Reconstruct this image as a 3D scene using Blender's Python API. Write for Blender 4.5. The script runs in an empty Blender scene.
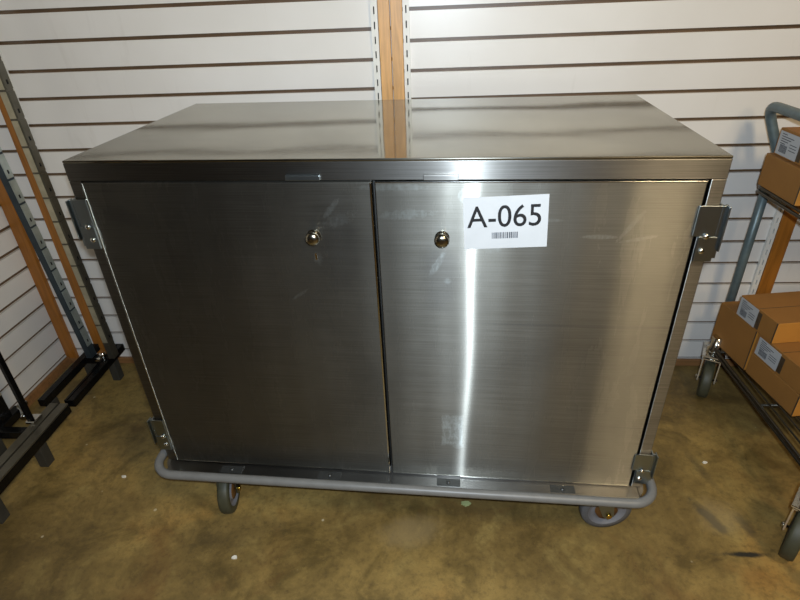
import bpy, bmesh, math, random
from mathutils import Vector, Matrix
random.seed(7)
PI = math.pi
scn = bpy.context.scene
COL = scn.collection

# ------------------------------------------------------------------ materials
def lin(c):
    return tuple((v/255/12.92 if v/255 <= .04045 else ((v/255+.055)/1.055)**2.4) for v in c) + (1,)

class NT:
    def __init__(s, name):
        s.m = bpy.data.materials.new(name); s.m.use_nodes = True
        s.t = s.m.node_tree; s.b = s.t.nodes['Principled BSDF']
    def n(s, kind, **kw):
        x = s.t.nodes.new('ShaderNode'+kind)
        for k, v in kw.items():
            if k in x.inputs.keys(): x.inputs[k].default_value = v
            else: setattr(x, k, v)
        return x
    def l(s, a, b): s.t.links.new(a, b)
    def coord(s, scale=(1, 1, 1), loc=(0, 0, 0), rot=(0, 0, 0)):
        tc = s.n('TexCoord'); mp = s.n('Mapping')
        mp.inputs['Scale'].default_value = scale; mp.inputs['Location'].default_value = loc
        mp.inputs['Rotation'].default_value = rot
        s.l(tc.outputs['Object'], mp.inputs[0]); return mp.outputs[0]
    def noise(s, vec, scale, detail=4, rough=.55, dist=0):
        x = s.n('TexNoise'); x.inputs['Scale'].default_value = scale; x.inputs['Detail'].default_value = detail
        x.inputs['Roughness'].default_value = rough; x.inputs['Distortion'].default_value = dist
        s.l(vec, x.inputs['Vector']); return x.outputs['Fac']
    def ramp(s, fac, stops):
        r = s.n('ValToRGB'); e = r.color_ramp.elements
        while len(e) < len(stops): e.new(.5)
        for i, (p, c) in enumerate(stops):
            e[i].position = p; e[i].color = c if len(c) == 4 else tuple(c)+(1,)
        s.l(fac, r.inputs[0]); return r.outputs['Color']
    def mix(s, fac, a, b, blend='MIX'):
        x = s.n('Mix', data_type='RGBA', blend_type=blend)
        for sock, v in ((x.inputs[0], fac), (x.inputs[6], a), (x.inputs[7], b)):
            if isinstance(v, (int, float, tuple)): sock.default_value = v
            else: s.l(v, sock)
        return x.outputs[2]
    def math(s, op, a, b=0.0, c=None, clamp=False):
        x = s.n('Math', operation=op, use_clamp=clamp)
        for i, v in enumerate((a, b) if c is None else (a, b, c)):
            if isinstance(v, (int, float)): x.inputs[i].default_value = v
            else: s.l(v, x.inputs[i])
        return x.outputs[0]
    def bump(s, h, strength, dist, normal=None):
        x = s.n('Bump'); x.inputs['Strength'].default_value = strength; x.inputs['Distance'].default_value = dist
        s.l(h, x.inputs['Height'])
        if normal is not None: s.l(normal, x.inputs['Normal'])
        return x.outputs[0]
    def set(s, **kw):
        for k, v in kw.items():
            k = k.replace('_', ' ')
            if isinstance(v, (int, float, tuple)): s.b.inputs[k].default_value = v
            else: s.l(v, s.b.inputs[k])
        return s

G = (.5, .5, .5, 1)
def g(v): return (v, v, v, 1)

def plain(name, rgb, rough=.5, metal=0, var=.12, scale=30, bump=0, stretch=(1, 1, 1)):
    s = NT(name); v = s.coord(stretch); f = s.noise(v, scale)
    c = lin(rgb); a = tuple(x*(1-var) for x in c[:3])+(1,); b = tuple(min(1, x*(1+var)) for x in c[:3])+(1,)
    s.set(Base_Color=s.ramp(f, [(.3, a), (.7, b)]), Roughness=rough, Metallic=metal)
    if bump: s.set(Normal=s.bump(f, bump, .002))
    return s.m

def mask_ellipse(s, vec, cx, cy, rx, ry, ang, wob, wobamt=.5, edge=.35, rect=False):
    """soft blob mask in the XY of vec"""
    sep = s.n('SeparateXYZ'); s.l(vec, sep.inputs[0])
    x = s.math('SUBTRACT', sep.outputs[0], cx); y = s.math('SUBTRACT', sep.outputs[1], cy)
    ca, sa = math.cos(ang), math.sin(ang)
    u = s.math('DIVIDE', s.math('ADD', s.math('MULTIPLY', x, ca), s.math('MULTIPLY', y, sa)), rx)
    w = s.math('DIVIDE', s.math('SUBTRACT', s.math('MULTIPLY', y, ca), s.math('MULTIPLY', x, sa)), ry)
    d = s.math('SQRT', s.math('ADD', s.math('MULTIPLY', u, u), s.math('MULTIPLY', w, w)))
    if rect: d = s.math('MAXIMUM', s.math('ABSOLUTE', u), s.math('ABSOLUTE', w))
    d = s.math('ADD', d, s.math('MULTIPLY', s.math('SUBTRACT', wob, .5), wobamt*2))
    m = s.n('MapRange', interpolation_type='SMOOTHSTEP')
    m.inputs[1].default_value = 1+edge; m.inputs[2].default_value = 1-edge
    s.l(d, m.inputs[0]); return m.outputs[0]

def steel(name, rgb, rough=.27, aniso=.85, wave=.0, kind='door', rot=0.0):
    s = NT(name)
    vo = s.coord()
    fine = s.noise(s.coord((2, 2, 260)) if kind != 'top' else s.coord((2, 300, 2)), 3.0, 3, .6)
    blot = s.noise(vo, 3.2, 5, .6, .4)
    smear = s.noise(s.coord((9, 9, 1.6)), 2.2, 5, .65, .2)
    base = lin(rgb)
    dark = tuple(x*.80 for x in base[:3])+(1,); lite = tuple(min(1, x*1.12) for x in base[:3])+(1,)
    col = s.ramp(blot, [(.35, dark), (.65, lite)])
    col = s.mix(.10, col, s.ramp(fine, [(.35, g(.2)), (.65, g(.9))]), 'MIX')
    rr = s.math('ADD', rough-.03, s.math('MULTIPLY', smear, .08))
    if kind == 'door':
        # long horizontal scratches and pale rubbed marks near the latch side
        scr = s.noise(s.coord((.8, .8, 75), (3, 0, 0)), 1.0, 2, .5)
        line = s.ramp(scr, [(.685, g(0)), (.70, g(1))])
        col = s.mix(s.math('MULTIPLY', line, .30), col, g(.12))
    t = s.n('Tangent', direction_type='UV_MAP'); t.uv_map = 'UVMap'
    s.set(Base_Color=col, Metallic=1.0, Roughness=rr, Anisotropic=aniso, Anisotropic_Rotation=rot)
    s.l(t.outputs[0], s.b.inputs['Tangent'])
    nrm = None
    if wave:
        w1 = s.noise(s.coord((1.4, 1.4, .9) if kind != 'door' else (4.2, 1, .5)), 2.3, 1, .4)
        nrm = s.bump(w1, 1.0, wave)
    s.set(Normal=s.bump(fine, .05, .0004, nrm))
    s.tan = t.outputs[0]
    return s

def haze(s, lobes, keep=.2):
    """brushed sheet: each lobe = (weight, spread along the grain, spread across it)"""
    base = s.b.inputs['Base Color'].links[0].from_socket
    nrm = s.b.inputs['Normal'].links[0].from_socket
    cur = s.b.outputs[0]; acc = keep
    for wt, ax, ay in lobes:
        gl = s.n('BsdfAnisotropic'); s.l(base, gl.inputs['Color'])
        r2_ = math.sqrt(ax*ay); gl.inputs['Roughness'].default_value = math.sqrt(r2_)
        gl.inputs['Anisotropy'].default_value = ROTSIGN*(1-ax/r2_)
        s.l(nrm, gl.inputs['Normal']); s.l(s.tan, gl.inputs['Tangent'])
        mx = s.n('MixShader'); acc += wt; mx.inputs[0].default_value = wt/acc
        s.l(cur, mx.inputs[1]); s.l(gl.outputs[0], mx.inputs[2]); cur = mx.outputs[0]
    out = [n for n in s.t.nodes if n.type == 'OUTPUT_MATERIAL'][0]
    s.l(cur, out.inputs['Surface'])
    return s
ROTSIGN = 1

M = {}
d = steel('brushed_steel_door', (121, 119, 110), .26, 0, .003)
# adhesive residue patch on the right door, and pale rub marks beside the latches
def door_marks(s):
    vo = s.coord(rot=(-PI/2, 0, 0))       # x -> x, z -> y
    sep = s.n('SeparateXYZ'); s.l(s.coord(), sep.inputs[0])
    cmb = s.n('CombineXYZ'); s.l(sep.outputs[0], cmb.inputs[0]); s.l(sep.outputs[2], cmb.inputs[1])
    v = cmb.outputs[0]
    wob = s.noise(v, 90, 5, .7)
    wob2 = s.noise(v, 14, 4, .6)
    base = s.b.inputs['Base Color'].links[0].from_socket
    rough = s.b.inputs['Roughness'].links[0].from_socket
    col, met = base, None
    acc = None
    # (cx, cz, rx, rz, ang, strength, wobble)
    for cx, cz, rx, rz, an, st, wa in (
            (.142, .345, .023, .044, .0, .5, .25), (.155, .300, .012, .01, 0, .4, .8),
            (.052, .865, .045, .008, .05, .28, 1.6), (.035, .915, .06, .006, 0, .30, .9),
            (.108, .765, .006, .028, -.5, .55, 1.0), (-.075, .852, .028, .010, .3, .3, 1.8),
            (-.085, .875, .02, .005, .9, .4, 1.2), (.395, .824, .028, .004, 0, .45, .5),
            (.445, .845, .03, .004, 1.0, .3, .9), (.46, .82, .03, .003, .2, .3, .8),
            (.128, .73, .007, .006, 0, .35, .6), (.31, .855, .02, .003, 0, .25, .5),
            (-.165, .695, .02, .003, .6, .35, .9), (-.12, .775, .008, .012, .0, .3, 1.2),
            (.155, .90, .010, .012, 0, .35, 1.0), (.21, .80, .014, .008, 0, .2, 1.0)):
        m = mask_ellipse(s, v, cx, cz, rx, rz, an, wob, wa, .12 if cz == .345 else .3, rect=cz == .345)
        m = s.math('MULTIPLY', m, st)
        acc = m if acc is None else s.math('MAXIMUM', acc, m)
    grain = s.ramp(wob, [(.35, g(.25)), (.6, g(1))])
    grain = s.mix(.5, grain, s.ramp(s.noise(s.coord((150, 150, 60)), 1.0, 4, .7), [(.45, g(0)), (.56, g(1))]), 'MIX')
    acc = s.math('MULTIPLY', s.math('MULTIPLY', acc, grain), .6)
    col = s.mix(acc, col, lin((205, 215, 214)))
    # dark greasy drips under the latches
    dm = None
    for cx, cz, rx, rz in ((-.085, .80, .035, .10), (.11, .74, .03, .07), (-.49, .86, .05, .02)):
        m = mask_ellipse(s, v, cx, cz, rx, rz, 0 if cx > -.4 else -.25, wob2, 1.2, .6)
        dm = m if dm is None else s.math('MAXIMUM', dm, m)
    col = s.mix(s.math('MULTIPLY', dm, .3), col, g(.12))
    s.set(Base_Color=col)
    s.set(Roughness=s.math('ADD', rough, s.math('MULTIPLY', acc, .25)))
    s.set(Metallic=s.math('SUBTRACT', 1.0, s.math('MULTIPLY', acc, .75)))
door_marks(d)
haze(d, [(.28, .011, .62), (.40, .09, .45), (.16, .28, .45)], .16)
M['door'] = d.m
M['steel'] = haze(steel('brushed_steel_frame', (120, 118, 113), .2, 0, .0, 'frame'), [(.35, .03, .4), (.4, .12, .35)], .25).m
M['top'] = haze(steel('brushed_steel_top', (160, 156, 140), .05, 0, .003, 'top'), [(.22, .06, .10)], .78).m
M['plate'] = plain('hinge_plate_steel', (150, 158, 160), .28, 1, .1, 12)
M['clip'] = plain('dull_clip_steel', (96, 98, 98), .45, .9, .1)
M['chrome'] = plain('polished_chrome', (215, 215, 210), .12, 1, .05)
M['knob'] = plain('aged_nickel', (160, 155, 140), .2, 1, .15)
M['bumper'] = plain('grey_rubber_bumper', (108, 108, 106), .42, 0, .08, 40)
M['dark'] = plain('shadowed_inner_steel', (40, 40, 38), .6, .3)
M['tyre'] = plain('grey_rubber_tyre', (88, 88, 90), .6, 0, .1)
M['tyre_dark'] = plain('olive_black_rubber', (62, 62, 46), .55, 0, .2)
M['rim'] = plain('pale_grey_wheel_rim', (112, 112, 116), .45, 0, .08)
M['rust'] = plain('rusty_brown_hub', (110, 74, 34), .55, .3, .3)
M['brass'] = plain('brass_bolt', (200, 165, 70), .25, 1)
M['paper'] = plain('white_paper_label', (176, 178, 179), .55, 0, .03)
M['ink'] = plain('black_ink', (16, 16, 18), .5, 0, .05)
M['greyink'] = plain('grey_print', (70, 74, 80), .6, 0, .1)
M['cartpaint'] = plain('blue_grey_hammered_paint', (92, 106, 108), .38, .25, .12, 60, .1)
M['wire'] = plain('dark_chrome_wire', (90, 88, 82), .3, .9, .1)
M['blackmetal'] = plain('black_chrome_rail', (38, 38, 38), .22, .8, .2)
M['railtop'] = plain('dull_steel_channel', (112, 108, 96), .35, .8, .15, 20)
M['slot_strip'] = plain('pale_slotted_steel', (190, 200, 196), .3, .75, .15)
M['slot_tan'] = plain('tan_slotted_steel', (186, 178, 152), .35, .6, .15)
M['darkblue'] = plain('shaded_blue_grey_post', (62, 72, 78), .35, .5, .15)  # front face of the upright, its shade put into the colour
M['foot'] = plain('dark_grey_foot_block', (52, 50, 44), .6, 0, .2)
M['std'] = plain('white_enamel_standard', (216, 214, 206), .4, 0, .04)
M['black'] = plain('black_slot', (14, 13, 12), .8)
M['debris'] = plain('white_chip', (225, 222, 210), .7)
M['leafbit'] = plain('pale_green_scrap', (150, 160, 110), .7)
M['tape'] = plain('dark_worn_tape', (70, 56, 40), .5, 0, .3, 80)

def wood(name, rgb, stretch=(14, 14, 1.2)):
    s = NT(name); v = s.coord(stretch); f = s.noise(v, 6, 5, .6, .6)
    c = lin(rgb)
    s.set(Base_Color=s.ramp(f, [(.3, tuple(x*.72 for x in c[:3])), (.55, c), (.75, tuple(min(1, x*1.15) for x in c[:3]))]), Roughness=.42)
    s.set(Normal=s.bump(f, .15, .002)); return s.m
M['wood'] = wood('honey_oak_trim', (206, 156, 92))
M['wood_dim'] = wood('dimmed_orange_oak_trim', (156, 98, 34))  # side trims: weaker light off the flash axis put into the oak colour
M['base'] = wood('brown_oak_baseboard', (140, 100, 62), (1.2, 14, 14))
M['mdf'] = wood('raw_mdf_groove', (96, 74, 52), (1, 1, 1))

s = NT('white_slatwall_laminate'); f = s.noise(s.coord(), 2.0, 4)
f2 = s.noise(s.coord((6, 6, 1)), 2.5, 5, .6, 1.0)
c = s.ramp(f, [(.3, lin((214, 210, 203))), (.7, lin((224, 221, 216)))])
c = s.mix(s.math('MULTIPLY', s.ramp(f2, [(.62, g(0)), (.72, g(1))]), .10), c, lin((160, 150, 135)))
s.set(Base_Color=c, Roughness=.34); s.set(Normal=s.bump(f2, .05, .004)); M['laminate'] = s.m

def cardboard(name, rgb):
    s = NT(name); v = s.coord((1, 1, 1)); f = s.noise(v, 9, 4)
    co = s.noise(s.coord((160, 1, 1)), 1, 1)
    c = lin(rgb)
    s.set(Base_Color=s.ramp(f, [(.3, tuple(x*.85 for x in c[:3])), (.7, c)]), Roughness=.75)
    s.set(Normal=s.bump(co, .05, .001)); return s.m
M['card'] = cardboard('brown_cardboard', (152, 104, 46))
M['card_lit'] = cardboard('lit_front_cardboard', (190, 128, 48))  # lighter copy of the cardboard for front faces, their light put into the colour

# concrete floor, stained ochre and brown
s = NT('stained_concrete')
v = s.coord(); big = s.noise(v, 1.6, 6, .62, .5); mid = s.noise(v, 6.5, 6, .68, .6); fine = s.noise(v, 70, 5, .7)
c = s.ramp(big, [(.32, lin((96, 78, 42))), (.46, lin((120, 99, 54))), (.58, lin((148, 123, 68))), (.72, lin((160, 122, 62)))])
c = s.mix(s.ramp(mid, [(.36, g(.62)), (.52, g(0))]), c, lin((70, 57, 26)))
c = s.mix(s.ramp(mid, [(.56, g(0)), (.74, g(.55))]), c, lin((164, 144, 84)))
grit = s.noise(v, 24, 6, .75)
c = s.mix(s.ramp(grit, [(.38, g(.30)), (.52, g(0))]), c, lin((74, 60, 30)))
c = s.mix(s.ramp(grit, [(.55, g(0)), (.70, g(.25))]), c, lin((176, 150, 88)))
c = s.mix(s.math('MULTIPLY', s.ramp(fine, [(.3, g(1)), (.5, g(0))]), .45), c, lin((70, 56, 34)))
red = s.noise(s.coord((1, 1, 1), (4, 2, 0)), 3.5, 5, .7, .8)
c = s.mix(s.ramp(red, [(.56, g(0)), (.72, g(.35))]), c, lin((104, 62, 26)))
wob = s.noise(v, 26, 4, .65)
dm = None
for cx, cy, rx, ry, an, st in ((.812, .045, .013, .05, .42, .9), (.86, .20, .012, .07, .25, .4), (.895, .02, .016, .035, .3, .6),
                              (.850, -.060, .05, .006, .02, 1.0), (.955, -.13, .02, .04, .5, .4), (-.85, .30, .16, .10, .3, .35),
                              (.70, .55, .25, .16, 0, .25), (-.42, -.03, .12, .05, .2, .3)):
    m = s.math('MULTIPLY', mask_ellipse(s, v, cx, cy, rx, ry, an, wob, 1.3, .6), st)
    dm = m if dm is None else s.math('MAXIMUM', dm, m)
c = s.mix(dm, c, lin((44, 42, 34)))
pale = s.math('MULTIPLY', mask_ellipse(s, v, .84, .045, .05, .05, .3, wob, .6, .6), .35)
pale = s.math('MAXIMUM', pale, s.math('MULTIPLY', mask_ellipse(s, v, .04, -.02, .07, .04, .2, wob, .6, .6), .35))
c = s.mix(pale, c, lin((160, 142, 104)))
vor = s.n('TexVoronoi'); vor.inputs['Scale'].default_value = 9; s.l(v, vor.inputs['Vector'])
spk = s.ramp(vor.outputs['Distance'], [(.030, g(1)), (.045, g(0))])
c = s.mix(s.math('MULTIPLY', spk, .6), c, lin((205, 195, 165)))
s.set(Base_Color=c, Roughness=s.math('ADD', .42, s.math('MULTIPLY', mid, .25)))
s.set(Normal=s.bump(fine, .25, .002, s.bump(mid, .3, .004)))
M['floor'] = s.m
M['ceiling'] = plain('dim_ceiling_paint', (70, 66, 60), .8, 0, .05, 3)
M['roomwall'] = plain('warm_tan_far_wall', (84, 72, 40), .7, 0, .1, 3)
M['roomdark'] = plain('unseen_dark_wall', (40, 36, 32), .7, 0, .1, 3)

# ------------------------------------------------------------------ mesh helpers
def box(bm, x0, x1, y0, y1, z0, z1, mi=0, bev=0.0, T=None):
    if x0 > x1: x0, x1 = x1, x0
    if y0 > y1: y0, y1 = y1, y0
    if z0 > z1: z0, z1 = z1, z0
    vs = [bm.verts.new((x, y, z)) for x in (x0, x1) for y in (y0, y1) for z in (z0, z1)]
    idx = [(0, 1, 3, 2), (4, 6, 7, 5), (0, 4, 5, 1), (2, 3, 7, 6), (0, 2, 6, 4), (1, 5, 7, 3)]
    fs = []
    for f in idx:
        fc = bm.faces.new([vs[i] for i in f]); fc.material_index = mi; fs.append(fc)
    if bev:
        es = list({e for f in fs for e in f.edges})
        r = bmesh.ops.bevel(bm, geom=es, offset=bev, segments=2, affect='EDGES', profile=.5, material=-1)
        for f in r['faces']: f.material_index = mi
        vs = list({v for f in r['faces'] for v in f.verts} | {v for v in vs if v.is_valid})
    if T is not None:
        for v_ in vs:
            if v_.is_valid: v_.co = T @ v_.co
    return vs

def lathe(bm, prof, seg=32, T=Matrix.Identity(4), mi=0, closed=False):
    """prof: (radius, along, material) about local X"""
    rings = []
    for p in prof:
        r, a = p[0], p[1]
        rings.append([bm.verts.new(T @ Vector((a, r*math.cos(2*PI*k/seg), r*math.sin(2*PI*k/seg)))) for k in range(seg)])
    n = len(prof)
    for i in range(n if closed else n-1):
        A, B = rings[i], rings[(i+1) % n]
        for k in range(seg):
            f = bm.faces.new((A[k], A[(k+1) % seg], B[(k+1) % seg], B[k])); f.smooth = True
            f.material_index = prof[i][2] if len(prof[i]) > 2 else mi
    if not closed:
        for R_, rv in ((rings[0], True), (rings[-1], False)):
            f = bm.faces.new(R_ if not rv else R_[::-1]); f.material_index = mi if len(prof[0]) < 3 else prof[0 if rv else -1][2]

def tube(bm, pts, r, seg=14, closed=False, mi=0, sy=1.0):
    pts = [Vector(p) for p in pts]; n = len(pts)
    rings = []; up = Vector((0, 0, 1))
    prevn = None
    for i in range(n):
        a = pts[(i-1) % n] if (closed or i > 0) else pts[i]
        b = pts[(i+1) % n] if (closed or i < n-1) else pts[i]
        t = (b-a).normalized()
        if prevn is None:
            ref = up if abs(t.z) < .9 else Vector((0, 1, 0))
            nn = (ref - t*ref.dot(t)).normalized()
        else:
            nn = (prevn - t*prevn.dot(t)).normalized()
        prevn = nn; bb = t.cross(nn)
        rings.append([bm.verts.new(pts[i]+(nn*math.cos(2*PI*k/seg)*sy+bb*math.sin(2*PI*k/seg))*r) for k in range(seg)])
    for i in range(n if closed else n-1):
        A, B = rings[i], rings[(i+1) % n]
        for k in range(seg):
            f = bm.faces.new((A[k], A[(k+1) % seg], B[(k+1) % seg], B[k])); f.smooth = True; f.material_index = mi
    if not closed:
        bm.faces.new(rings[0][::-1]).material_index = mi; bm.faces.new(rings[-1]).material_index = mi

def smooth_path(pts, rad=.04, seg=8):
    """round the corners of a polyline"""
    P = [Vector(p) for p in pts]; out = [P[0]]
    for i in range(1, len(P)-1):
        a, b, c_ = P[i-1], P[i], P[i+1]
        da = (a-b); dc = (c_-b); r = min(rad, da.length*.49, dc.length*.49)
        s0 = b+da.normalized()*r; s1 = b+dc.normalized()*r
        for k in range(seg+1):
            t = k/seg; out.append(s0*(1-t)**2+b*2*t*(1-t)+s1*t*t)
    out.append(P[-1]); return out

def uvbox(me):
    uv = me.uv_layers.new(name='UVMap')
    for p in me.polygons:
        n = p.normal; ax = max(range(3), key=lambda i: abs(n[i]))
        for li in p.loop_indices:
            c = me.vertices[me.loops[li].vertex_index].co
            uv.data[li].uv = (c.x, c.z) if ax == 1 else ((c.x, c.y) if ax == 2 else (c.y, c.z))

def obj(name, bm, mats, parent=None, label=None):
    bmesh.ops.recalc_face_normals(bm, faces=bm.faces)
    me = bpy.data.meshes.new(name); bm.to_mesh(me); bm.free()
    for m in (mats if isinstance(mats, (list, tuple)) else [mats]): me.materials.append(M[m])
    uvbox(me)
    o = bpy.data.objects.new(name, me); COL.objects.link(o)
    if parent: o.parent = parent
    if label: o['label'] = label
    return o

def B1(*a, **k):
    bm = bmesh.new(); box(bm, *a, **k); return bm

def tag(o, label, cat, group=None):
    o['label'] = label; o['category'] = cat
    if group: o['group'] = group
    return o
def thing(name, label, cat, loc=(0, 0, 0), rz=0, group=None):
    o = bpy.data.objects.new(name, None); COL.objects.link(o)
    o.location = loc; o.rotation_euler = (0, 0, rz); o.empty_display_size = .1
    return tag(o, label, cat, group)
def struct(name, bm, mats):
    o = obj(name, bm, mats); o['kind'] = 'structure'; return o

# ------------------------------------------------------------------ the room
WY = .702          # face of the back wall
LX = -1.330        # face of the left wall
GAP = .0098; PITCH = .0762
struct('floor', B1(LX-.02, 2.6, -4.5, WY+.03, -.05, 0), 'floor')

def slat_panel_back(bm, x0, x1, zoff, z1=2.5):
    box(bm, x0, x1, WY+.010, WY+.022, 0, z1, 1)
    k0 = int((zoff)/PITCH); z = zoff-k0*PITCH
    edges = [0.0]
    while z < z1: edges.append(z); z += PITCH
    edges.append(z1)
    lo = .0
    for e in edges[1:]:
        top = e-GAP/2 if e < z1 else z1
        if top-lo > .004: box(bm, x0, x1, WY, WY+.0105, lo, top, 0)
        lo = e+GAP/2
bm = bmesh.new()
ZL, ZR = 1.2026, 1.1708
slat_panel_back(bm, LX-.01, -1.1875, ZL)
slat_panel_back(bm, -1.1875, -.0135, ZL)
slat_panel_back(bm, -.0125, 1.188, ZR)
slat_panel_back(bm, 1.188, 2.6, ZR)
struct('wall_back', bm, ['laminate', 'mdf'])
bm = bmesh.new()
box(bm, LX-.022, LX-.010, -4.5, WY, 0, 2.5, 1); box(bm, LX-.0105, LX+.004, -4.5, -.72, 0, 2.5, 2)  # unseen dark stretch past the slats, added to darken the door's reflection
z = .345 - 4*PITCH; lo = 0
while z < 2.5:
    if z-.0065-lo > .004: box(bm, LX-.0105, LX, -.72, WY, lo, z-.0065, 0)
    lo = z+.0065; z += PITCH
box(bm, LX-.0105, LX, -.72, WY, lo, 2.5, 0)
struct('wall_left', bm, ['laminate', 'mdf', 'roomdark'])
struct('wall_right', B1(2.6, 2.65, -4.5, WY+.03, 0, 2.5), 'roomwall')
bm = bmesh.new(); box(bm, LX, -.4, -4.55, -4.5, 0, 2.5, 0); box(bm, -.4, 2.6, -4.55, -4.5, 0, 2.5, 1)  # unseen wall, its dark and tan parts shaped for the door reflections
struct('wall_front', bm, ['roomdark', 'roomwall'])
struct('ceiling', B1(LX-.02, 2.65, -4.55, WY+.03, 2.5, 2.55), 'ceiling')

# wood trims over the panel joints
def trim(n, x0, x1, mat, two=False, z0=.026):
    bm = bmesh.new()
    if two:
        xm = (x0+x1)/2
        box(bm, x0, xm-.0012, WY-.014, WY+.002, z0, 2.5, 0, .0015); box(bm, xm+.0012, x1, WY-.017, WY+.002, z0, 2.5, 0, .0015)
    else: box(bm, x0, x1, WY-.014, WY+.002, z0, 2.5, 0, .0015)
    struct('trim_%d' % n, bm, mat)
trim(1, LX+.001, -1.288, 'wood_dim')
trim(2, -1.199, -1.155, 'wood_dim')
trim(3, -.046, .019, 'wood', True)
trim(4, 1.166, 1.211, 'wood_dim')
struct('baseboard_back', B1(LX+.011, 2.6, WY-.012, WY, 0, .026, 0, .002), 'base')
struct('baseboard_left', B1(LX, LX+.011, -.71, WY-.0, 0, .034, 0, .002), 'base')

# white slotted standards beside the trims
def standard(x0, x1, label):
    bm = bmesh.new(); xm = (x0+x1)/2
    y0, y1 = WY-.010, WY-.0005
    h = .0035
    z0, z1 = .10, 2.45
    box(bm, x0, xm-h/2, y0, y1, z0, z1, 0); box(bm, xm+h/2, x1, y0, y1, z0, z1, 0)
    box(bm, xm-h/2, xm+h/2, y1-.003, y1, z0, z1, 1)
    z = z0
    while z < z1:
        box(bm, xm-h/2, xm+h/2, y0, y1-.003, z, z+.018, 0); z += .036
    tag(obj('slotted_standard', bm, ['std', 'black']), label, 'shelf standard')
standard(-.066, -.0475, 'white slotted shelf standard on left side of the central wood strip')
standard(.0205, .037, 'white slotted shelf standard on right side of the central wood strip')
standard(1.146, 1.1645, 'white slotted shelf standard beside the wood strip behind the box cart')
standard(-1.154, -1.138, 'pale slotted shelf standard beside the left wood strip near the corner')

# ------------------------------------------------------------------ the steel cabinet
cab = thing('steel_cabinet', 'large stainless steel two-door cabinet on casters with grey bumper and an A-065 sticker', 'cabinet', (0, 0, 0), -.0508)
X0, X1, D = -.582, .582, .566
ZT = .966; DT, DB = .925, .198
bm = bmesh.new()
box(bm, X0+.0015, X0+.022, .012, D-.002, .165, .94, 0, .001)         # side walls
box(bm, X1-.022, X1-.0015, .012, D-.002, .165, .94, 0, .001)
box(bm, X0+.022, X1-.022, D-.02, D-.003, .165, .94, 0)      # back
box(bm, X0+.022, X1-.022, .03, D-.02, .165, .195, 0)        # bottom shelf
box(bm, X0+.022, X1-.022, .05, D-.02, .55, .57, 0)
obj('body', bm, 'steel', cab)
for a, b, c_, e_ in ((X0, X0+.0235, 0, .014), (X1-.0235, X1, 0, .014), (-.012, .006, .0285, .04)):
    obj('frame_post', B1(a, b, c_, e_, .195, DT+.002, 0, .001), 'steel', cab)
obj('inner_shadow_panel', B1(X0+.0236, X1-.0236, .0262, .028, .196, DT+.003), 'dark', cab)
bm = bmesh.new(); box(bm, X0, X1, -.0008, D, ZT-.005, ZT, 0, .0018)
obj('top', bm, 'top', cab)
bm = bmesh.new(); box(bm, X0, X1, -.0005, .012, DT+.0028, ZT-.0052, 0, .001)
box(bm, X0, X0+.012, .012, D, DT+.010, ZT-.0052, 0); box(bm, X1-.012, X1, .012, D, DT+.010, ZT-.0052, 0)
obj('top_fascia', bm, 'steel', cab)
obj('ledge', (lambda b: (box(b, X0+.008, X1-.008, -.035, .03, .178, .193, 0, .003), b)[1])(bmesh.new()), 'steel', cab)
# base pan under the body
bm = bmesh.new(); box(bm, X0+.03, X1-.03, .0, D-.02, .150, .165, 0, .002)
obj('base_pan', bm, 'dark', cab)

def lock_knob(x, z, door):
    bm = bmesh.new()
    T = Matrix.Translation((x, -.0015, z)) @ Matrix.Rotation(-PI/2, 4, 'Z')
    prof = [(.0125, 0), (.0135, .002), (.0085, .0035), (.0075, .007), (.0115, .009), (.0138, .013), (.0130, .018), (.0095, .021), (.004, .0225)]
    lathe(bm, prof, 28, T); obj('knob', bm, 'knob', door)
def door_mesh(x0, x1):
    bm = bmesh.new(); box(bm, x0, x1, -.002, .025, DB, DT-.0005, 0, .0015); return bm
dl = obj('door', door_mesh(-.557, -.008), 'door', cab)
dr = obj('door', door_mesh(-.001, .5525), 'door', cab)
lock_knob(-.1225, .8215, dl); lock_knob(.1175, .8205, dr)
# bright folded edge strips
bm = bmesh.new(); box(bm, -.5582, -.5555, -.0035, .012, DB+.001, DT-.0015, 0, .0005)
box(bm, -.5582, -.008, -.0035, .012, DB-.0005, DB+.0018, 0, .0005)
box(bm, -.0105, -.0075, -.0035, .012, DB+.001, DT-.0015, 0, .0005)
obj('edge_strip', bm, 'chrome', dl)
bm = bmesh.new(); box(bm, -.001, .5525, -.0032, .012, DT-.002, DT+.0003, 0, .0005)
obj('edge_strip', bm, 'chrome', dr)
obj('edge_strip', B1(-.001, .5525, -.0032, .012, DB-.0005, DB+.0015, 0, .0005), 'chrome', dr)
# small key slot under the left knob
bm = bmesh.new(); box(bm, -.1255, -.1215, -.0026, -.0015, .772, .786, 0, .0004)
obj('key_slot', bm, 'chrome', dl)

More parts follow.
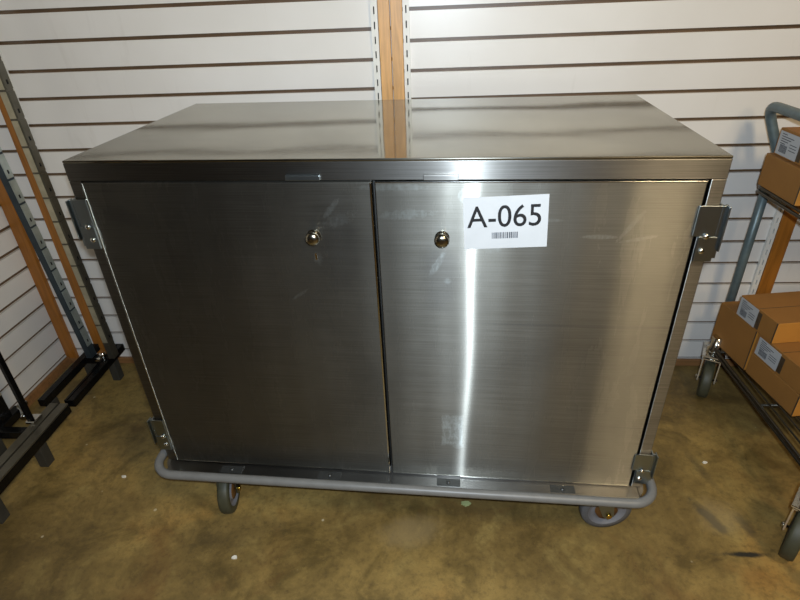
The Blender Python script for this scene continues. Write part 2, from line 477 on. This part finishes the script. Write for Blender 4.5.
# A-065 sticker
TS = Matrix.Translation((.2297, -.0022, .8505)) @ Matrix.Rotation(-.050, 4, 'Y')
SW, SH = .0735, .0492
bm = bmesh.new(); box(bm, -SW, SW, -.0007, 0, -SH, SH, 0, 0, TS)
st = obj('sticker', bm, 'paper', dr, 'white sticker reading A-065 above a small barcode')
def text_mesh(txt, width, height, T, name, mat, parent):
    cu = bpy.data.curves.new(name, 'FONT'); cu.body = txt; cu.size = 1; cu.extrude = .0; cu.resolution_u = 6; cu.offset = .004
    t = bpy.data.objects.new(name+'_tmp', cu); COL.objects.link(t)
    dg = bpy.context.evaluated_depsgraph_get(); dg.update()
    me = bpy.data.meshes.new_from_object(t.evaluated_get(dg)); bpy.data.objects.remove(t)
    xs = [v.co.x for v in me.vertices]; ys = [v.co.y for v in me.vertices]
    cx, cy = (min(xs)+max(xs))/2, (min(ys)+max(ys))/2; sx = width/(max(xs)-min(xs)); sy = height/(max(ys)-min(ys))
    for v in me.vertices: v.co = T @ Vector(((v.co.x-cx)*sx, -.0010, (v.co.y-cy)*sy))
    me.materials.clear(); me.materials.append(M[mat]); me.name = name
    o = bpy.data.objects.new(name, me); COL.objects.link(o); o.parent = parent
    return o
text_mesh('A-065', .129, .041, TS @ Matrix.Translation((-.003, 0, .0125)), 'lettering', 'ink', dr)
bm = bmesh.new(); x = -.024; rr = random.Random(3)
while x < .020:
    w = rr.choice((.0008, .0014, .0022)); box(bm, x, x+w, -.0010, -.0008, -.030, -.018, 0, 0, TS); x += w+rr.choice((.0009, .0015))
obj('barcode', bm, 'greyink', dr)

# hinges
def hinge(side, zt, zb, y0=0.0):
    h = bmesh.new(); s_ = side; zt_ = zt
    a, b, c_ = (.548 if s_ > 0 else .5575)*s_, .588*s_, .596*s_
    zm = zb+(zt-zb)*.46
    box(h, a, b, -.0075, -.0035, zm, zt, 0, .0008)
    box(h, .5575*s_, b, -.0095, -.0030, zb, zm, 0, .0008)
    # channel with raised outer lip
    box(h, .584*s_, .588*s_, -.0085, .016, zb, zt, 0, .0008)
    box(h, .5825*s_, .588*s_, .012, .016, zb, zt, 0, .0008)
    box(h, .593*s_, c_, -.012, .006, zb+.02, zt-.001, 0, .001)
    box(h, .586*s_, c_, -.0035, .001, zb+.004, zt-.001, 0, .0006)
    o = obj('hinge', h, 'plate', cab)
    for zz, xx in ((zb+(zt-zb)*.47, .5685), (zb+(zt-zb)*.20, .567)):
        m = bmesh.new(); T = Matrix.Translation((xx*s_, -.0085, zz)) @ Matrix.Rotation(-PI/2, 4, 'Z')
        lathe(m, [(.0058, 0), (.0056, .0025), (.0042, .0045), (.0015, .0055)], 18, T)
        obj('screw', m, 'chrome', o)
hinge(1, .884, .782); hinge(-1, .893, .792)
hinge(1, .304, .216); hinge(-1, .335, .240)

# magnetic catch tabs under the fascia and drain clips on the ledge
for x0, x1, m in ((-.160, -.098, 'plate'), (.085, .145, 'steel')):
    obj('catch_tab', B1(x0, x1, -.0075, .0, .929, .9385, 0, .0008), m, cab)
for x in (-.405, -.155, .135, .400):
    bm = bmesh.new()
    for q in (x-.028, x+.004): box(bm, q, q+.024, -.030, -.008, .1925, .1942, 0, .0005)
    box(bm, x-.004, x+.004, -.030, -.008, .1925, .1934, 0)
    lathe(bm, [(.0045, 0), (.004, .002), (.0015, .003)], 12, Matrix.Translation((x, -.019, .193)) @ Matrix.Rotation(-PI/2, 4, 'Y'))
    obj('ledge_clip', bm, 'clip', cab)

# bumper: rounded rectangle loop
def loop(x0, x1, y0, y1, z, r, n=8):
    pts = []
    for cx, cy, a0 in ((x1-r, y0+r, -PI/2), (x1-r, y1-r, 0), (x0+r, y1-r, PI/2), (x0+r, y0+r, PI)):
        for k in range(n+1):
            a = a0+PI/2*k/n; pts.append((cx+r*math.cos(a), cy+r*math.sin(a), z))
    return pts
bm = bmesh.new(); tube(bm, loop(X0-.022, X1+.022, -.050, D+.02, .197, .055), .0108, 16, True)
obj('bumper', bm, 'bumper', cab)
bm = bmesh.new()
pts = loop(X0-.006, X1+.006, -.034, D+.004, .172, .045)
n = len(pts); lo_ = [bm.verts.new((p[0], p[1], .168)) for p in pts]; hi_ = [bm.verts.new((p[0], p[1], .190)) for p in pts]
for i in range(n): bm.faces.new((lo_[i], lo_[(i+1) % n], hi_[(i+1) % n], hi_[i]))
bm.faces.new(hi_); bm.faces.new(lo_[::-1])
obj('bumper_channel', bm, 'steel', cab)

def wheel_prof(r, w, tyre=.018):
    h = w/2
    ri = r-tyre
    return [(.006, -h*.9, 2), (r*.42, -h*.8, 2), (r*.44, -h*.35, 1), (ri*.93, -h*.35, 1), (ri, -h*.8, 1), (ri+.002, -h*.85, 0), (r*.96, -h*.8, 0), (r, -h*.45, 0),
            (r, h*.45, 0), (r*.96, h*.8, 0), (ri+.002, h*.85, 0), (ri, h*.8, 1), (ri*.93, h*.35, 1), (r*.44, h*.35, 1), (r*.42, h*.8, 2), (.006, h*.9, 2)]
def caster(parent, x, y, z_top, swivel, r=.0635, w=.032, tyre='tyre', rim='rim', fork='plate', off=.03, hub='rust', cover=False):
    """swivel: heading of the wheel plane; parts hang in the parent's space"""
    R_ = Matrix.Translation((x, y, 0)) @ Matrix.Rotation(swivel, 4, 'Z')
    f = bmesh.new()
    box(f, -.045, .045, -.032, .032, z_top-.006, z_top, 0, .001, R_)
    lathe(f, [(.022, 0), (.026, .006), (.026, .016), (.02, .02)], 20, R_ @ Matrix.Translation((0, 0, z_top-.026)) @ Matrix.Rotation(-PI/2, 4, 'Y'))
    h = w/2+.005
    zc = z_top-.026
    for sgn in (-1, 1):   # fork arms: tapered plate
        y0, y1 = sgn*h, sgn*(h+.0035)
        prof = [(-.024, zc), (.024, zc), (off+.014, r-.004), (off, r-.016), (off-.014, r-.004)]
        va = [f.verts.new(R_ @ Vector((px, y0, pz))) for px, pz in prof]; vb = [f.verts.new(R_ @ Vector((px, y1, pz))) for px, pz in prof]
        f.faces.new(va); f.faces.new(vb[::-1])
        for i in range(5): f.faces.new((va[i], va[(i+1) % 5], vb[(i+1) % 5], vb[i]))
    box(f, -.026, .026, -h-.0035, h+.0035, zc-.002, zc+.003, 0, .001, R_)
    c_ = obj('caster', f, fork, parent)
    wm = bmesh.new(); T = R_ @ Matrix.Translation((off, 0, r)) @ Matrix.Rotation(PI/2, 4, 'Z')
    lathe(wm, wheel_prof(r, w), 40, T); obj('wheel', wm, [tyre, rim, hub], c_)
    bm_ = bmesh.new(); lathe(bm_, [(.0065, -h-.009), (.0065, -h-.003), (.003, -h-.003), (.003, h+.003), (.0065, h+.003), (.0065, h+.009)], 12, T)
    obj('axle_bolt', bm_, 'brass' if hub == 'rust' else 'chrome', c_)
    return c_
caster(cab, -.462, .045, .160, 1.75-PI, off=.018, fork='plate', tyre='tyre_dark', rim='rim', w=.034)
caster(cab, .510, .042, .160, .12, off=.02, hub='rust')
caster(cab, -.47, D-.1, .152, .6)
caster(cab, .47, D-.1, .152, -2.2)

# ------------------------------------------------------------------ low rack rails with slotted uprights on the left
def seg_upright(parent, x0, x1, y0, y1, zb, zt, front, side, segs, off=0.0, lean=0.0, name='upright'):
    made = []
    bm = bmesh.new(); box(bm, x0, x1-.0015, y0, y1, zb, zt, 0, .001)
    up = obj(name, bm, front, parent); made.append(up)
    # slotted strip on the side facing the room: plates broken by slots
    bm = bmesh.new(); z = zb+.05+off
    while z < zt-.03:
        z2 = min(z+PITCH-.007, zt)
        ym = (y0+y1)/2; hz = z+.012
        box(bm, x1-.0016, x1+.0012, y0+.002, ym-.004, z, z2, 0); box(bm, x1-.0016, x1+.0012, ym+.004, y1-.002, z, z2, 0)
        box(bm, x1-.0016, x1+.0012, ym-.004, ym+.004, z, hz, 0); box(bm, x1-.0016, x1+.0012, ym-.004, ym+.004, hz+.012, z2, 0)
        box(bm, x1-.0016, x1-.0008, ym-.004, ym+.004, hz, hz+.012, 1)
        z += PITCH
    made.append(obj('slotted_strip', bm, [side, 'black'], up))
    if segs:   # seams on the front face as separate plates too
        bm = bmesh.new(); z = zb+.05+off
        while z < zt-.03:
            box(bm, x0+.002, x1-.003, y0-.0015, y0+.0005, z, min(z+PITCH-.006, zt), 0); z += PITCH
        made.append(obj('front_strip', bm, segs, up))
    for o in made:
        for v in o.data.vertices: v.co.x -= lean*(v.co.z-zb)
    return up

ra = thing('display_rack', 'far dark metal rack with two tall slotted uprights in the left corner', 'rack', (-1.13, .5, 0))
def at(parent, bm_fn):
    return bm_fn
def shift(bm, dx, dy):
    for v in bm.verts: v.co.x += dx; v.co.y += dy
    return bm
def part(name, bm, mats, root):
    bm = shift(bm, -root.location.x, -root.location.y); return obj(name, bm, mats, root)
RZ0, RZ1 = .085, .112
part('rail', B1(-1.185, -1.160, .345, .665, RZ0, RZ1, 0, .002), 'blackmetal', ra)
bm = bmesh.new(); box(bm, -1.095, -1.062, .345, .665, RZ0, RZ1, 0, .002)
box(bm, -1.088, -1.084, .35, .66, RZ1, RZ1+.002, 0); part('rail', bm, 'blackmetal', ra)
part('crossbar', B1(-1.161, -1.094, .575, .60, RZ0, RZ1, 0, .002), 'blackmetal', ra)
part('foot', B1(-1.094, -1.066, .585, .615, 0, RZ0, 0, .002), 'foot', ra)
part('foot', B1(-1.187, -1.158, .585, .625, 0, RZ0, 0, .002), 'foot', ra)
part('foot', B1(-1.187, -1.158, .365, .395, 0, RZ0, 0, .002), 'foot', ra)
for args in ((-1.150, -1.128, .572, .602, RZ1, 1.5, 'darkblue', 'slot_strip', None, .0, .06), (-1.066, -1.043, .570, .600, RZ1, 1.5, 'railtop', 'railtop', 'slot_tan', .02, .022)):
    x0, x1, y0, y1 = args[:4]
    seg_upright(ra, x0-ra.location.x, x1-ra.location.x, y0-ra.location.y, y1-ra.location.y, args[4], args[5], args[6], args[7], args[8], args[9], args[10])
bm = bmesh.new()
tube(bm, smooth_path([(-1.120, .580, .104), (-1.092, .580, .104), (-1.092, .580, .135)], .015), .011, 12)
part('elbow', bm, 'chrome', ra)

rb = thing('display_rack', 'near low dark metal rack with steel-topped rail and square feet at the left edge', 'rack', (-1.12, 0, 0))
bm = bmesh.new(); box(bm, -1.245, -1.215, -.45, .320, RZ0, RZ1, 0, .002); part('rail', bm, 'blackmetal', rb)
bm = bmesh.new()
box(bm, -1.130, -1.068, -.45, .330, RZ0-.006, RZ1-.002, 1, .002)
box(bm, -1.129, -1.102, -.449, .329, RZ1-.004, RZ1+.003, 0, .001); box(bm, -1.096, -1.069, -.449, .329, RZ1-.004, RZ1+.003, 0, .001)
part('rail', bm, ['railtop', 'blackmetal'], rb)
part('crossbar', B1(-1.215, -1.130, .20, .225, RZ0, RZ1, 0, .002), 'blackmetal', rb)
for y in (.185, -.015, -.35):
    part('foot', B1(-1.100, -1.072, y-.016, y+.016, 0, RZ0-.005, 0, .002), 'foot', rb)
for y in (.185, -.35):
    part('foot', B1(-1.245, -1.215, y-.02, y+.02, 0, RZ0, 0, .002), 'foot', rb)
part('upright', B1(-1.142, -1.130, .240, .256, RZ1+.002, 1.5, 0, .002), 'blackmetal', rb)
seg_upright(rb, -1.245-rb.location.x, -1.222-rb.location.x, .24, .28, RZ1, 1.5, 'blackmetal', 'slot_tan', 'slot_tan', .03)
bm = bmesh.new(); tube(bm, smooth_path([(-1.230, .345, .100), (-1.230, .318, .108), (-1.200, .300, .108), (-1.185, .275, .100)], .02), .010, 12)
part('elbow', bm, 'chrome', rb)
# bracket joint where the black upright meets the rail
part('socket', B1(-1.143, -1.113, .232, .270, RZ1+.003, RZ1+.012, 0, .002), 'chrome', rb)

# ------------------------------------------------------------------ right hand cart with boxes
ct = thing('utility_cart', 'blue-grey tubular cart with wire shelves standing at the right edge', 'cart', (1.25, .25, 0))
CX0, CX1, CY0, CY1 = 1.004, 1.56, -.075, .625
def cpart(name, bm, mats): return part(name, bm, mats, ct)
for x in (CX0+.039, CX1-.02):
    bm = bmesh.new()
    ox = -.05 if x < 1.2 else .03
    for yy in (CY1-.012, CY0+.012):
        pb = bmesh.new(); tube(pb, [(x, yy, .165), (x, yy, .45), (x, yy, .7605)], .0128, 16); cpart('post', pb, 'cartpaint')
    path = [(x, CY1-.012, .760), (x, CY1-.012, .79), (x+ox, CY1+.012, .915), (x+ox, .25, .915), (x+ox, CY0-.01, .915), (x, CY0+.012, .79), (x, CY0+.012, .760)]
    tube(bm, smooth_path(path, .05), .0128, 16); cpart('handle_frame', bm, 'cartpaint')
def wire_shelf(z):
    bm = bmesh.new()
    r = .0045
    for zz in (z, z-.013):
        tube(bm, loop(CX0-.006, CX1+.006, CY0-.006, CY1-.033, zz, .03), r, 8, True)
    x = CX0+.02
    while x < CX1:
        tube(bm, [(x, CY0-.004, z+.003), (x, CY1-.035, z+.003)], .0026, 6); x += .024
    for y in (CY0+.1, (CY0+CY1)/2, CY1-.1):
        tube(bm, [(CX0, y, z-.003), (CX1, y, z-.003)], .004, 6)
    cpart('wire_shelf', bm, 'wire')
wire_shelf(.184); wire_shelf(.709)
root = ct
def ccaster(x, y, sw, r, off):
    bm = bmesh.new(); lathe(bm, [(.016, 0), (.024, .003), (.024, .012), (.017, .02), (.0165, .055)], 20, Matrix.Translation((x-1.25, y-.25, .166)) @ Matrix.Rotation(-PI/2, 4, 'Y'))
    obj('collar', bm, 'chrome', ct)
    caster(ct, x-1.25, y-.25, .168, sw, r=r, w=.036, tyre='tyre_dark', rim='tyre_dark', fork='chrome', off=off, hub='foot')
ccaster(1.006, .553, -2.05, .0635, .016)
ccaster(.966, -.036, .85-PI, .072, .012)
ccaster(1.54, .553, -1.2, .0635, .03)
ccaster(1.54, -.063, 2.0, .0635, .03)

def carton(label, x, y, z, w, d_, h, rz, face=None, tape=False, lid=True):
    """x, y: back-left corner; extends +w along local x and -d along local y"""
    t = thing('cardboard_box', label, 'box', (x, y, z), rz, 'cardboard boxes on the cart')
    bm = bmesh.new(); box(bm, 0, w, -d_, 0, 0, h, 0, .002)
    for f in bm.faces:
        if f.normal.y < -.9: f.material_index = 1
    obj('carton', bm, ['card', 'card_lit'], t)
    if lid:
        bm = bmesh.new(); box(bm, .0, w, -d_/2-.0006, -d_/2+.0006, h, h+.0006, 0)
        box(bm, -.0008, .0006, -d_+.0008, -d_+.004, .001, h-.001, 0)
        obj('flap_seam', bm, 'tape', t)
    if face:
        y0, y1, z0, z1 = face
        bm = bmesh.new(); box(bm, -.0010, -.0002, y0, y1, z0, z1, 0)
        L = obj('shipping_label', bm, 'paper', t, 'white printed shipping label')
        bm = bmesh.new(); H = z1-z0; Wd = y1-y0
        for k in range(5):       # small print, top rows
            zz = z1-H*(.12+.1*k); box(bm, -.0014, -.0009, y1-Wd*.12, y1-Wd*(.35+.12*((k*7) % 4)), zz, zz+H*.035, 0)
        for k in range(3):
            zz = z0+H*(.55-.12*k); box(bm, -.0014, -.0009, y0+Wd*.10, y0+Wd*.42, zz, zz+H*.03, 0)
        yb = y1-Wd*.15
        while yb > y1-Wd*.5:
            box(bm, -.0014, -.0009, yb, yb-Wd*.025, z0+H*.12, z0+H*.45, 0); yb -= Wd*.045
        obj('print', bm, 'greyink', L)
        if tape:
            bm = bmesh.new(); box(bm, -.0009, -.0002, y0-.016, y0-.0005, z0+.002, z1-.004, 0); obj('worn_patch', bm, 'tape', t)
    return t
a_ = .13
Z1 = .1905
carton('tallest brown cardboard box at the back of the lower cart shelf', 1.004, .590, Z1, .25, .172, .138, a_)
carton('flat brown cardboard box resting directly on the lower cart shelf, nearest the front', 1.0275, .414, Z1, .34, .197, .069, a_, lid=True)
carton('box with white end label, stacked on the front flat box of lower shelf', 1.0275, .414, Z1+.070, .34, .197, .069, a_, (-.098, -.010, .006, .062), True)
carton('cardboard box with white label on its end, topmost of the lower shelf pile', 1.010, .515, Z1+.140, .36, .160, .066, a_, (-.082, -.004, .004, .062), True)
carton('plain brown cardboard box sitting on the upper cart shelf', .990, .572, .7165, .30, .175, .086, .0)
carton('cardboard box with white label on top of the box on the upper cart shelf', 1.000, .560, .8035, .28, .24, .068, .0, (-.095, -.006, .004, .062), True)

# ------------------------------------------------------------------ bits on the floor
def chip(x, y, r, label, mat, name='paper_scrap', cat='scrap'):
    bm = bmesh.new(); rr = random.Random(int(x*1000))
    n = 7; t = [bm.verts.new((r*(.7+.5*rr.random())*math.cos(2*PI*k/n), r*.7*(.7+.5*rr.random())*math.sin(2*PI*k/n), .003+.002*rr.random())) for k in range(n)]
    b = [bm.verts.new((v.co.x*1.05, v.co.y*1.05, .0003)) for v in t]
    bm.faces.new(t); bm.faces.new(b[::-1])
    for k in range(n): bm.faces.new((t[k], t[(k+1) % n], b[(k+1) % n], b[k]))
    o = obj(name, bm, mat); o.location = (x, y, 0); tag(o, label, cat)
chip(-.818, .138, .007, 'tiny white paper scrap on the floor left of the cabinet', 'debris')
chip(-.400, -.109, .007, 'tiny white chip on the floor in front of the left caster', 'debris')
chip(.185, .070, .012, 'pale green scrap lying under the middle of the cabinet bumper', 'leafbit')
chip(.880, .230, .006, 'tiny white chip on the floor between cabinet and cart', 'debris')

# ------------------------------------------------------------------ lights
def area(name, loc, target, size, power, col, sizey=None, spread=None):
    L = bpy.data.lights.new(name, 'AREA'); L.energy = power; L.color = col
    L.shape = 'RECTANGLE'; L.size = size; L.size_y = sizey or size
    if spread: L.spread = spread
    o = bpy.data.objects.new(name, L); COL.objects.link(o); o.location = loc
    o.rotation_euler = (Vector(target)-Vector(loc)).to_track_quat('-Z', 'Y').to_euler(); return o
area('room_lamp', (1.5, -3.0, 2.15), (.6, .4, .5), .45, 14, (1, .78, .50))
area('ceiling_lamp', (1.1, -1.15, 2.46), (.7, -.1, 0), .35, 33, (1, .79, .50), .6)
area('camera_flash', (.128, -.93, 1.27), (.12, .3, .75), 0.035, 19, (.76, .88, 1.0), .02)

w = bpy.data.worlds.new('World'); scn.world = w; w.use_nodes = True
w.node_tree.nodes['Background'].inputs[0].default_value = (.5, .55, .6, 1)
w.node_tree.nodes['Background'].inputs[1].default_value = .03

# ------------------------------------------------------------------ camera
cam = bpy.data.cameras.new('Camera'); co = bpy.data.objects.new('Camera', cam); COL.objects.link(co)
cam.sensor_width = 36; cam.lens = 531.181/800*36; cam.clip_start = .02
p, y, r = .5265402, -.0785123, -.0432046
cp, sp, cy, sy = math.cos(p), math.sin(p), math.cos(y), math.sin(y)
fw = Vector((sy*cp, cy*cp, -sp)); ri = Vector((cy, -sy, 0)); up = ri.cross(fw)
r2 = ri*math.cos(r)+up*math.sin(r); u2 = -ri*math.sin(r)+up*math.cos(r)
m = Matrix((r2, u2, -fw)).transposed().to_4x4(); m.translation = (.10586, -.90733, 1.21286)
co.matrix_world = m
scn.camera = co
vs = scn.view_settings; vs.view_transform = 'Standard'; vs.look = 'None'; vs.gamma = 1; vs.use_curve_mapping = False
vs.exposure = .16
